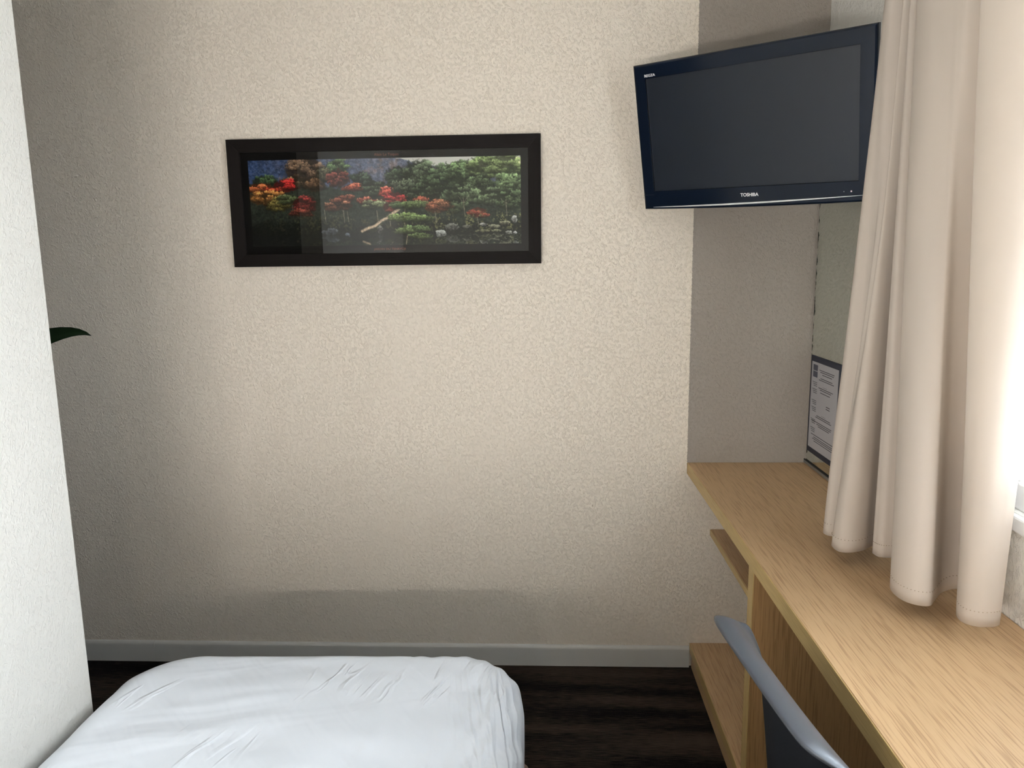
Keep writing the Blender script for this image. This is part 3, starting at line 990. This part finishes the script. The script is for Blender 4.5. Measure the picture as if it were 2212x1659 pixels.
def tv_back():
    bm = bmesh.new()
    L = []
    for sx, sy, z in ((0.329, 0.205, -0.0225), (0.318, 0.19, -0.045), (0.24, 0.14, -0.070), (0.20, 0.11, -0.085)):
        L.append([bm.verts.new((a*sx, b_*sy, z)) for a, b_ in ((-1, -1), (1, -1), (1, 1), (-1, 1))])
    for a, b_ in zip(L, L[1:]):
        for k in range(4):
            bm.faces.new((a[k], a[(k+1) % 4], b_[(k+1) % 4], b_[k]))
    bm.faces.new(L[0][::-1])
    bm.faces.new(L[-1])
    return bm_obj('back_housing', bm, M_TVBACK, tv)
tv_back()
# curved silver line, thick in the middle and thin at the ends
def silver_strip():
    bm = bmesh.new()
    n = 40
    top, bot, tf, bf = [], [], [], []
    for k in range(n+1):
        t = k/n
        x = -0.300+0.622*t
        c = -0.2000+0.011*(t**1.5)-0.0024*math.sin(math.pi*t)
        h = 0.0004+0.0021*math.sin(math.pi*min(1, t*1.02+0.02))**0.7 if 0 < t < 0.98 else 0.0004
        for lst, dz, f in ((top, h, 0.0004), (bot, -h, 0.0004), (tf, h*0.5, 0.0016), (bf, -h*0.5, 0.0016)):
            lst.append(bm.verts.new((x, c+dz, f)))
    for k in range(n):
        for a, b_ in ((top, tf), (tf, bf), (bf, bot)):
            bm.faces.new((a[k], a[k+1], b_[k+1], b_[k]))
    return bm_obj('silver_trim', bm, M_SILVER, tv)
s = silver_strip()
s['label'] = 'thin curved silver line below the screen'
text_mesh('brand_lettering', 'TOSHIBA', 0.0128, M_WHITE_INK, tv, Matrix.Translation((0.0055, -0.1758, 0.0006)), 0.0003, squeeze=0.98, bold=0.00028)
text_mesh('brand_lettering', 'REGZA', 0.0098, M_WHITE_INK, tv, Matrix.Translation((-0.2775, 0.1738, 0.0006)), 0.0003, squeeze=1.12, bold=0.0002)
for x, r, mt in ((0.2757, 0.0022, plain('led_white', (0.9, 0.75, 0.8), 0.3)), (0.2576, 0.0012, plain('sensor_grey', (0.35, 0.38, 0.42), 0.3))):
    bm = bmesh.new()
    lathe(bm, [(r, 0.0), (r*0.8, 0.0008), (r*0.3, 0.0011)], 12, x, -0.1786)
    bm_obj('indicator_light', bm, mt, tv, True)
bm = bmesh.new()
add_box(bm, -0.33, -0.2945, -0.1637, -0.1630, 0.0, 0.00035)
bm_obj('bezel_seam', bm, M_TVBACK, tv)
# wall bracket: arm from the set back into the corner
M_BRKT = plain('black_bracket_steel', (0.02, 0.02, 0.022), 0.45, metal=0.6)
bm = bmesh.new()
inv = tm.inverted()
arm = [inv @ Vector(p) for p in ((0.60, -0.27, 1.80), (0.68, -0.16, 1.81), (0.72, -0.012, 1.81))]
add_box(bm, -0.10, 0.10, -0.06, 0.06, -0.095, -0.0855, 0.002)
tube(bm, [Vector((0, 0, -0.095))]+arm, 0.016, 12)
bm_obj('wall_bracket', bm, M_BRKT, tv)

# ------------------------------------------------------------------ mirror on the right wall, with rail, and the notice stuck on it
mir = thing('wall_mirror', 'tall frameless mirror on the right wall standing in a grey metal rail', 'mirror', (XR, -0.40, 0.75))
def silver_mat():
    mt, nt, out = new_mat('mirror_silvering')
    gl = N(nt, 'ShaderNodeBsdfGlossy')
    gl.inputs['Color'].default_value = (0.83, 0.88, 0.84, 1)
    gl.inputs['Roughness'].default_value = 0.0
    df = N(nt, 'ShaderNodeBsdfDiffuse')
    df.inputs['Color'].default_value = (0.035, 0.04, 0.035, 1)
    tc = N(nt, 'ShaderNodeTexCoord')
    sx = N(nt, 'ShaderNodeSeparateXYZ')
    nt.links.new(tc.outputs['Object'], sx.inputs['Vector'])
    mp = N(nt, 'ShaderNodeMapping')
    mp.inputs['Scale'].default_value = (1, 20, 42)
    nt.links.new(tc.outputs['Object'], mp.inputs['Vector'])
    nz = N(nt, 'ShaderNodeTexNoise')
    nz.inputs['Scale'].default_value = 1.0
    nz.inputs['Detail'].default_value = 5
    nt.links.new(mp.outputs['Vector'], nz.inputs['Vector'])
    # foxing along the corner edge of the silvering
    e = math_n(nt, 'ADD', sx.outputs['Y'], math_n(nt, 'MULTIPLY', math_n(nt, 'SUBTRACT', nz.outputs['Fac'], 0.5), 0.040))
    fac = math_n(nt, 'MULTIPLY', math_n(nt, 'SUBTRACT', e, 0.3855), 400.0, clamp=True)
    mx = N(nt, 'ShaderNodeMixShader')
    nt.links.new(fac, mx.inputs[0])
    nt.links.new(gl.outputs[0], mx.inputs[1])
    nt.links.new(df.outputs[0], mx.inputs[2])
    nt.links.new(mx.outputs[0], out.inputs['Surface'])
    return mt
M_MIRROR = silver_mat()
box('mirror_glass', -0.0065, -0.0008, -0.36, 0.389, 0.004, 0.985, M_MIRROR, mir)
M_ALU = plain('brushed_grey_rail', (0.36, 0.37, 0.37), 0.4, metal=0.75)
M_GASKET = plain('dark_rail_gasket', srgb(18, 24, 30)[:3], 0.5)
box('rail', -0.0115, -0.0070, -0.36, 0.3985, 0.001, 0.0105, M_ALU, mir, 0.0006, 1)
box('rail_gasket', -0.0105, -0.0072, -0.36, 0.3985, 0.0110, 0.0140, M_GASKET, mir)

NY0, NY1, NZ0, NZ1 = -0.264, -0.018, 0.799, 1.120
notice = thing('notice', 'printed white information notice in a navy border on the mirror', 'notice', (XR-0.0066, (NY0+NY1)/2, NZ0))
nh = (NY1-NY0)/2
nH = NZ1-NZ0
M_NAVY = plain('navy_border', srgb(24, 32, 52)[:3], 0.45)
M_PAPER = plain('white_notice_paper', (0.45, 0.45, 0.48), 0.6)
M_INK = plain('grey_print_ink', srgb(70, 68, 74)[:3], 0.8)
M_ICON = plain('slate_icon_ink', srgb(84, 86, 100)[:3], 0.8)
box('border', -0.0028, -0.0004, -nh, nh, 0, nH, M_NAVY, notice, 0.0005, 1)
bw = 0.0125
box('paper', -0.0034, -0.0029, -nh+bw, nh-bw, bw+0.006, nH-bw-0.006, M_PAPER, notice)
# print: two columns of short lines (y runs toward the viewer as it decreases)
bm = bmesh.new()
def line(a, b_, v, t=0.0011):
    """a..b across the sheet 0..1 from the corner side, v down the sheet 0..1"""
    w = 2*nh-2*bw
    hh = nH-2*bw-0.012
    y1 = nh-bw-a*w
    y0 = nh-bw-b_*w
    z = bw+0.006+hh*(1-v)
    add_box(bm, -0.0036, -0.00345, y0, y1, z-t, z+t)
for v, a, b_ in [(0.075, .30, .86), (0.095, .34, .84), (0.12, .42, .78), (0.165, .36, .80), (0.185, .30, .86),
                 (0.275, .30, .84), (0.295, .36, .78), (0.325, .38, .74), (0.60, .28, .80), (0.62, .24, .84), (0.675, .10, .86), (0.695, .30, .84), (0.715, .36, .78),
                 (0.835, .10, .94), (0.862, .20, .92), (0.882, .16, .94), (0.905, .22, .92)]:
    line(a, b_, v)
for v in (0.255, 0.58):
    line(.46, .62, v, 0.0004)
for v0 in (0.23, 0.31, 0.44, 0.52, 0.66, 0.76):
    for k in range(3):
        line(.06+.02*k, .24, v0+0.02*k, 0.0009)
for v in (0.45, 0.475):
    line(.62, .76, v, 0.0012)
bm_obj('printed_lines', bm, M_INK, notice)
for v in (0.03, 0.105):
    w = 2*nh-2*bw
    hh = nH-2*bw-0.012
    z1 = bw+0.006+hh*(1-v)
    box('printed_icon', -0.0036, -0.00345, nh-bw-0.235*w, nh-bw-0.06*w, z1-0.019, z1, M_ICON, notice)

# ------------------------------------------------------------------ beige curtain, bunched at the far end of its rail
def catmull(P, n):
    P = [Vector(p) for p in P]
    out_ = []
    m_ = len(P)-1
    for i in range(n):
        s_ = i/(n-1)*m_
        k = min(int(s_), m_-1)
        t = s_-k
        p0, p1, p2, p3 = P[max(k-1, 0)], P[k], P[k+1], P[min(k+2, m_)]
        out_.append(0.5*((2*p1)+(p2-p0)*t+(2*p0-5*p1+4*p2-p3)*t*t+(3*p1-p0-3*p2+p3)*t**3))
    return out_
HEM = [(0.700, -0.722), (0.676, -0.735), (0.664, -0.752), (0.668, -0.772), (0.705, -0.783), (0.708, -0.803), (0.668, -0.815),
       (0.652, -0.836), (0.656, -0.866), (0.681, -0.8755), (0.712, -0.862), (0.745, -0.834), (0.785, -0.826), (0.780, -0.852),
       (0.730, -0.872), (0.727, -0.890), (0.735, -0.902), (0.755, -0.904), (0.782, -0.915), (0.790, -0.955), (0.765, -1.000), (0.715, -1.020),
       (0.688, -1.045), (0.678, -1.082), (0.682, -1.110), (0.697, -1.130), (0.720, -1.133), (0.737, -1.116), (0.772, -1.076), (0.805, -1.058),
       (0.828, -1.072), (0.820, -1.112), (0.770, -1.142), (0.750, -1.172), (0.748, -1.199), (0.765, -1.213), (0.790, -1.212), (0.806, -1.205)]
TOP = [(0.775, -0.690), (0.760, -0.695), (0.745, -0.705), (0.737, -0.722), (0.735, -0.740), (0.740, -0.757), (0.762, -0.768),
       (0.792, -0.776), (0.762, -0.785), (0.748, -0.791), (0.750, -0.797), (0.775, -0.802), (0.795, -0.806), (0.772, -0.811),
       (0.754, -0.815), (0.750, -0.820), (0.753, -0.825), (0.764, -0.829), (0.797, -0.832), (0.797, -0.838), (0.766, -0.845), (0.748, -0.855),
       (0.738, -0.875), (0.735, -0.905), (0.738, -0.935), (0.745, -0.960), (0.750, -0.985), (0.752, -1.005), (0.758, -1.022), (0.785, -1.034),
       (0.810, -1.045), (0.778, -1.058), (0.752, -1.072), (0.745, -1.100), (0.746, -1.150), (0.760, -1.200), (0.780, -1.235), (0.805, -1.255)]
ZT_REF, ZHEM, ZTOP = 1.92, 0.785, 2.40
def build_curtain():
    nu, nv = 420, 90
    hem = catmull([(*p, 0) for p in HEM], nu)
    top = catmull([(*p, 0) for p in TOP], nu)
    V = []
    for j in range(nv+1):
        s_ = j/nv
        z = ZHEM+(ZTOP-ZHEM)*s_
        t = min((z-ZHEM)/(ZT_REF-ZHEM), 1.06)
        te = t*t*(3-2*t)*0.35+t*0.65 if t < 1 else t
        for i in range(nu):
            p = hem[i].lerp(top[i], te)
            wob = 0.0025*noise.noise(Vector((i*0.035, z*2.2, 2.0)))*(1-abs(2*s_-1)*0.6)
            hemdz = 0.0022*noise.noise(Vector((i*0.06, 0, 5)))*(1-s_)
            tuck = 0.0012*math.exp(-((z-ZHEM-0.028)/0.004)**2)
            V.append((p.x+wob+tuck, p.y+wob*0.5, z+hemdz))
    F = [(j*nu+i, j*nu+i+1, (j+1)*nu+i+1, (j+1)*nu+i) for j in range(nv) for i in range(nu-1)]
    return V, F
cur = thing('curtain', 'heavy beige curtain bunched in folds over the desk', 'curtain', (0.73, -0.95, ZHEM))
V, F = build_curtain()
V = [(x-0.73, y+0.95, z-ZHEM) for x, y, z in V]
cloth = mesh_obj('curtain_cloth', V, F, M_CURTAIN, cur, True)
md = cloth.modifiers.new('thickness', 'SOLIDIFY')
md.thickness = 0.0015
md.offset = 0
# hem stitching
hemc = catmull([(*p, 0) for p in HEM], 420)
bm = bmesh.new()
for i in range(2, 416, 3):
    a, b_ = hemc[i], hemc[i+1]
    t = (b_-a).normalized()
    nrm = Vector((t.y, -t.x, 0))
    if nrm.dot(Vector((-0.6, -0.8, 0))) < 0:
        nrm = -nrm
    p = (a+b_)/2 + nrm*0.0014
    add_box(bm, p.x-0.73-0.0008, p.x-0.73+0.0008, p.y+0.95-0.0008, p.y+0.95+0.0008, 0.0277, 0.0284)
bm_obj('hem_stitching', bm, plain('stitch_thread', srgb(172, 154, 134)[:3], 0.9), cur)

# white sheer across the window
def build_sheer():
    nu, nv = 640, 30
    V = []
    for j in range(nv+1):
        s_ = j/nv
        z = 1.036+(2.40-1.036)*s_
        for i in range(nu):
            y = -1.06-(1.30)*i/(nu-1)
            amp = 0.010+0.004*noise.noise(Vector((y*5, 0, 2)))
            x = 0.842+amp*math.sin(y*150+1.5*noise.noise(Vector((y*6, z*0.4, 0))))
            V.append((x, y, z+0.002*math.sin(y*150+1.0)*(1-s_)))
    F = [(j*nu+i, j*nu+i+1, (j+1)*nu+i+1, (j+1)*nu+i) for j in range(nv) for i in range(nu-1)]
    return V, F
V, F = build_sheer()
sheer = thing('sheer_curtain', 'thin pale blue-white voile hanging against the window', 'sheer curtain', (0.842, -1.8, 1.036))
mesh_obj('voile', [(x-0.842, y+1.8, z-1.036) for x, y, z in V], F, M_SHEER, sheer, True)
bm = bmesh.new()
pts = [(V[i][0]-0.842, V[i][1]+1.8, V[i][2]-1.036+0.002) for i in range(0, 640, 2)]
tube(bm, pts, 0.0022, 6)
bm_obj('hem_cord', bm, plain('white_hem_cord', (0.86, 0.88, 0.9), 0.7), sheer, True)

rail_ = thing('curtain_rail', 'white double curtain rail along the ceiling above the window', 'curtain rail', (0.79, -1.7, 2.405))
box('rail_track', -0.03, -0.01, -1.20, 1.05, 0.0, 0.02, M_PVC, rail_, 0.002, 1)
box('rail_track', 0.042, 0.062, -1.20, 1.05, 0.0, 0.02, M_PVC, rail_, 0.002, 1)
for y in (-1.1, -0.3, 0.9):
    box('ceiling_clip', -0.03, 0.062, y-0.012, y+0.012, 0.0205, 0.0945, M_PVC, rail_)

# ------------------------------------------------------------------ chair at the desk
ch = thing('chair', 'grey moulded plastic chair tucked in at the oak desk', 'chair', (0.297, -1.440, 0), math.radians(6.0))
M_CHAIR = plain('metallic_grey_plastic', srgb(84, 88, 95)[:3], 0.38, 0.5, metal=0.35, bump=(900, 0.12, 0.0006))
M_CHAIR_D = plain('dark_navy_seat_shell', srgb(22, 25, 31)[:3], 0.55, 0.3)
M_CHROME = plain('chair_leg_steel', (0.6, 0.61, 0.63), 0.25, metal=1.0)
def backrest():
    """shell: profile rises with a slight recline, then rolls backward into a broad lip"""
    prof = [(0.118, 0.455), (0.112, 0.52), (0.105, 0.60), (0.098, 0.68), (0.088, 0.735), (0.075, 0.772), (0.060, 0.800), (0.044, 0.818), (0.029, 0.828), (0.015, 0.833), (0.005, 0.8345), (0.0, 0.834)]
    nu = 90
    front, rear = [], []
    hw_ = 0.206
    for i in range(nu+1):
        u = -1+2*i/nu
        au = abs(u)
        f = max(0.0, 1-au**14)**0.8          # lip dies away at the corners
        for j, (x, z) in enumerate(prof):
            t = j/(len(prof)-1)
            lip = max(0.0, (z-0.70)/0.13)
            # waist: narrower low down, widest near the lip
            wd = hw_*(0.90+0.10*min(1, max(0, (z-0.55)/0.25)))
            y = u*wd
            base_x = 0.098
            xx = x if x > base_x else base_x-(base_x-x)*(0.25+0.75*f)
            xx += 0.022*au**2.5*(1-0.7*lip)
            zz = z-lip*0.035*au**14-0.004*lip*au**2
            front.append(Vector((xx, y, zz)))
    m_ = len(prof)
    th = 0.011
    V = [tuple(v) for v in front]
    # rear surface along approximate normals
    def idx(i, j):
        return front[min(max(i, 0), nu)*m_+min(max(j, 0), m_-1)]
    for i in range(nu+1):
        for j in range(m_):
            du = idx(i+1, j)-idx(i-1, j)
            dv = idx(i, j+1)-idx(i, j-1)
            nn = du.cross(dv)
            if nn.length > 0:
                nn.normalize()
            if nn.x < 0 and nn.z < 0.2 or nn.z < -0.2:
                nn = -nn
            edge = 0.55 if j == m_-1 else 1.0
            V.append(tuple(idx(i, j)-nn*th*edge))
    off = (nu+1)*m_
    F = []
    for i in range(nu):
        for j in range(m_-1):
            a = i*m_+j
            F.append((a, a+m_, a+m_+1, a+1))
            F.append((off+a, off+a+1, off+a+m_+1, off+a+m_))
    for i in range(nu):
        a = i*m_+m_-1
        F.append((a, a+m_, off+a+m_, off+a))
        a = i*m_
        F.append((a, off+a, off+a+m_, a+m_))
    for j in range(m_-1):
        F.append((j, j+1, off+j+1, off+j))
        a = nu*m_+j
        F.append((a, off+a, off+a+1, a+1))
    o_ = mesh_obj('backrest', V, F, M_CHAIR, ch, True)
    o_.data.materials.append(M_CHAIR_D)          # dark outer back below the lip
    for pg in o_.data.polygons:
        if all(v >= off for v in pg.vertices) and pg.center.z < 0.79:
            pg.material_index = 1
    md_ = o_.modifiers.new('sub', 'SUBSURF')
    md_.levels = 1
    md_.render_levels = 2
    return o_
backrest()['label'] = 'grey moulded backrest with a rolled lip and dark outer back'
# seat
bm = bmesh.new()
add_box(bm, 0.110, 0.50, -0.205, 0.205, 0.425, 0.455, 0.0)
bmesh.ops.subdivide_edges(bm, edges=bm.edges[:], cuts=6, use_grid_fill=True)
for v in bm.verts:
    v.co.z -= 0.018*math.exp(-((v.co.x-0.29)/0.14)**2-(v.co.y/0.14)**2)
    if v.co.x > 0.42:
        v.co.z -= (v.co.x-0.42)**2*3
bmesh.ops.bevel(bm, geom=[e for e in bm.edges if e.is_manifold and e.calc_face_angle() > 1.0], offset=0.008, segments=2, affect='EDGES')
bm_obj('seat', bm, M_CHAIR, ch, True)
for sx, sy in ((0.15, 0.17), (0.15, -0.17), (0.46, 0.17), (0.46, -0.17)):
    bm = bmesh.new()
    fx = sx+(0.03 if sx > 0.3 else -0.05)
    tube(bm, [(sx, sy, 0.424 if sx < 0.3 else 0.415), (sx, sy*1.02, 0.38), (fx, sy*1.15, 0.006)], 0.011, 12)
    lg = bm_obj('leg', bm, M_CHROME, ch, True)
    bm = bmesh.new()
    lathe(bm, [(0.014, 0.0), (0.015, 0.003), (0.013, 0.02)], 14, fx, sy*1.15)
    bm_obj('foot_cap', bm, M_CHAIR_D, lg, True)

# ------------------------------------------------------------------ plant in the side passage: one leaf tip reaches past the wall
pl = thing('potted_plant', 'dark green leafy plant reaching past the white wall edge', 'plant', (-1.80, -0.60, 0))
M_LEAF = plain('dark_green_leaf', srgb(18, 34, 16)[:3], 0.45, 0.3)
M_POT = plain('charcoal_pot', (0.05, 0.05, 0.052), 0.6)
M_STEM = plain('green_stem', srgb(52, 64, 36)[:3], 0.6)
bm = bmesh.new()
lathe(bm, [(0.11, 0.0), (0.115, 0.005), (0.145, 0.29), (0.150, 0.30), (0.140, 0.302), (0.136, 0.275), (0.01, 0.272)], 36)
bm_obj('pot', bm, M_POT, pl, True)
bm = bmesh.new()
tube(bm, [(0, 0, 0.274), (0.012, 0.01, 0.6), (-0.008, 0.0, 0.95), (0.005, -0.004, 1.22)], [0.013, 0.011, 0.009, 0.005], 10)
bm_obj('stem', bm, M_STEM, pl, True)
def leaf(base, ctrl, tip, width, ref=(0, 0, 1)):
    n, k = 16, 4
    V = []
    base, ctrl, tip = Vector(base), Vector(ctrl), Vector(tip)
    for i in range(n+1):
        t = i/n
        p = base*(1-t)**2+ctrl*2*t*(1-t)+tip*t*t
        d = (2*(1-t)*(ctrl-base)+2*t*(tip-ctrl)).normalized()
        side = d.cross(Vector(ref)).normalized()
        upv = side.cross(d).normalized()
        wv = width*(math.sin(math.pi*min(1, 0.04+t*0.96)**0.8)**0.85)*(1-0.35*t)
        for j in range(-k, k+1):
            q = j/k
            V.append(p+side*wv*q+upv*wv*0.25*abs(q))
    c = 2*k+1
    F = [(i*c+j, i*c+j+1, (i+1)*c+j+1, (i+1)*c+j) for i in range(n) for j in range(2*k)]
    o_ = mesh_obj('leaf', V, F, M_LEAF, pl, True)
    md_ = o_.modifiers.new('thickness', 'SOLIDIFY')
    md_.thickness = 0.0012
    return o_
for i in range(11):
    a = 1.7+i*2.4
    z0 = 0.55+0.06*i
    rr = 0.25-0.008*i
    ca, sa = math.cos(a), math.sin(a)
    if ca > 0.25:
        rr *= 0.72
    leaf((0.004, 0, z0), (ca*rr*0.55, sa*rr*0.55, z0+0.16), (ca*rr, sa*rr, z0+0.06), 0.045)
# the one leaf in view (local to plant at x=-1.80, y=-0.60)
leaf((0.004, 0.0, 0.98), (0.455, 0.09, 1.315), (0.5595, 0.10, 1.2475), 0.036, ref=(0.2, -1, 0.25))

# ------------------------------------------------------------------ reading lamp at the bed head (lights the back wall over the bed)
lp = thing('reading_lamp', 'small globe wall lamp above the bed head', 'lamp', (-0.13, YH, 0.93))
bm = bmesh.new()
lathe(bm, [(0.045, 0.0), (0.045, 0.012), (0.040, 0.018)], 28)
o = bm_obj('wall_plate', bm, M_ALU, lp, True)
o.data.transform(Matrix.Rotation(math.radians(-90), 4, 'X'))
bm = bmesh.new()
tube(bm, [(0, 0.018, 0), (0, 0.07, -0.004), (0, 0.10, 0.012), (0, 0.11, 0.035)], 0.007, 12)
bm_obj('arm', bm, M_ALU, lp, True)
bm = bmesh.new()
lathe(bm, [(0.02, 0.030), (0.024, 0.036), (0.024, 0.052)], 24, 0, 0.11)
bm_obj('socket', bm, M_ALU, lp, True)
bm = bmesh.new()
bmesh.ops.create_uvsphere(bm, u_segments=24, v_segments=16, radius=0.035)
bmesh.ops.translate(bm, verts=bm.verts, vec=(0, 0.11, 0.083))
bm_obj('glass_globe', bm, emit_mat('warm_lamp_glass', (1.0, 0.91, 0.80), LAMP_STRENGTH), lp, True)

# ------------------------------------------------------------------ bar lamp over the headboard, throwing light down the room
cl = thing('headboard_lamp', 'long white bar lamp on the wall above the headboard', 'lamp', (-0.63, YH, 1.02))
box('lamp_body', -0.33, 0.33, 0.0005, 0.05, -0.035, 0.035, M_PVC, cl, 0.004)
box('light_cutoff_lip', -0.335, 0.335, 0.0005, 0.240, -0.046, -0.036, plain('dark_cutoff_lip', (0.10, 0.10, 0.10), 0.6), cl, 0.002)  # added lip, sized to block the bar's downward light from the lower wall
box('diffuser', -0.32, 0.32, 0.051, 0.062, -0.028, 0.028, emit_mat('warm_bar_diffuser', (1.0, 0.935, 0.865), BAR_STRENGTH), cl, 0.004)
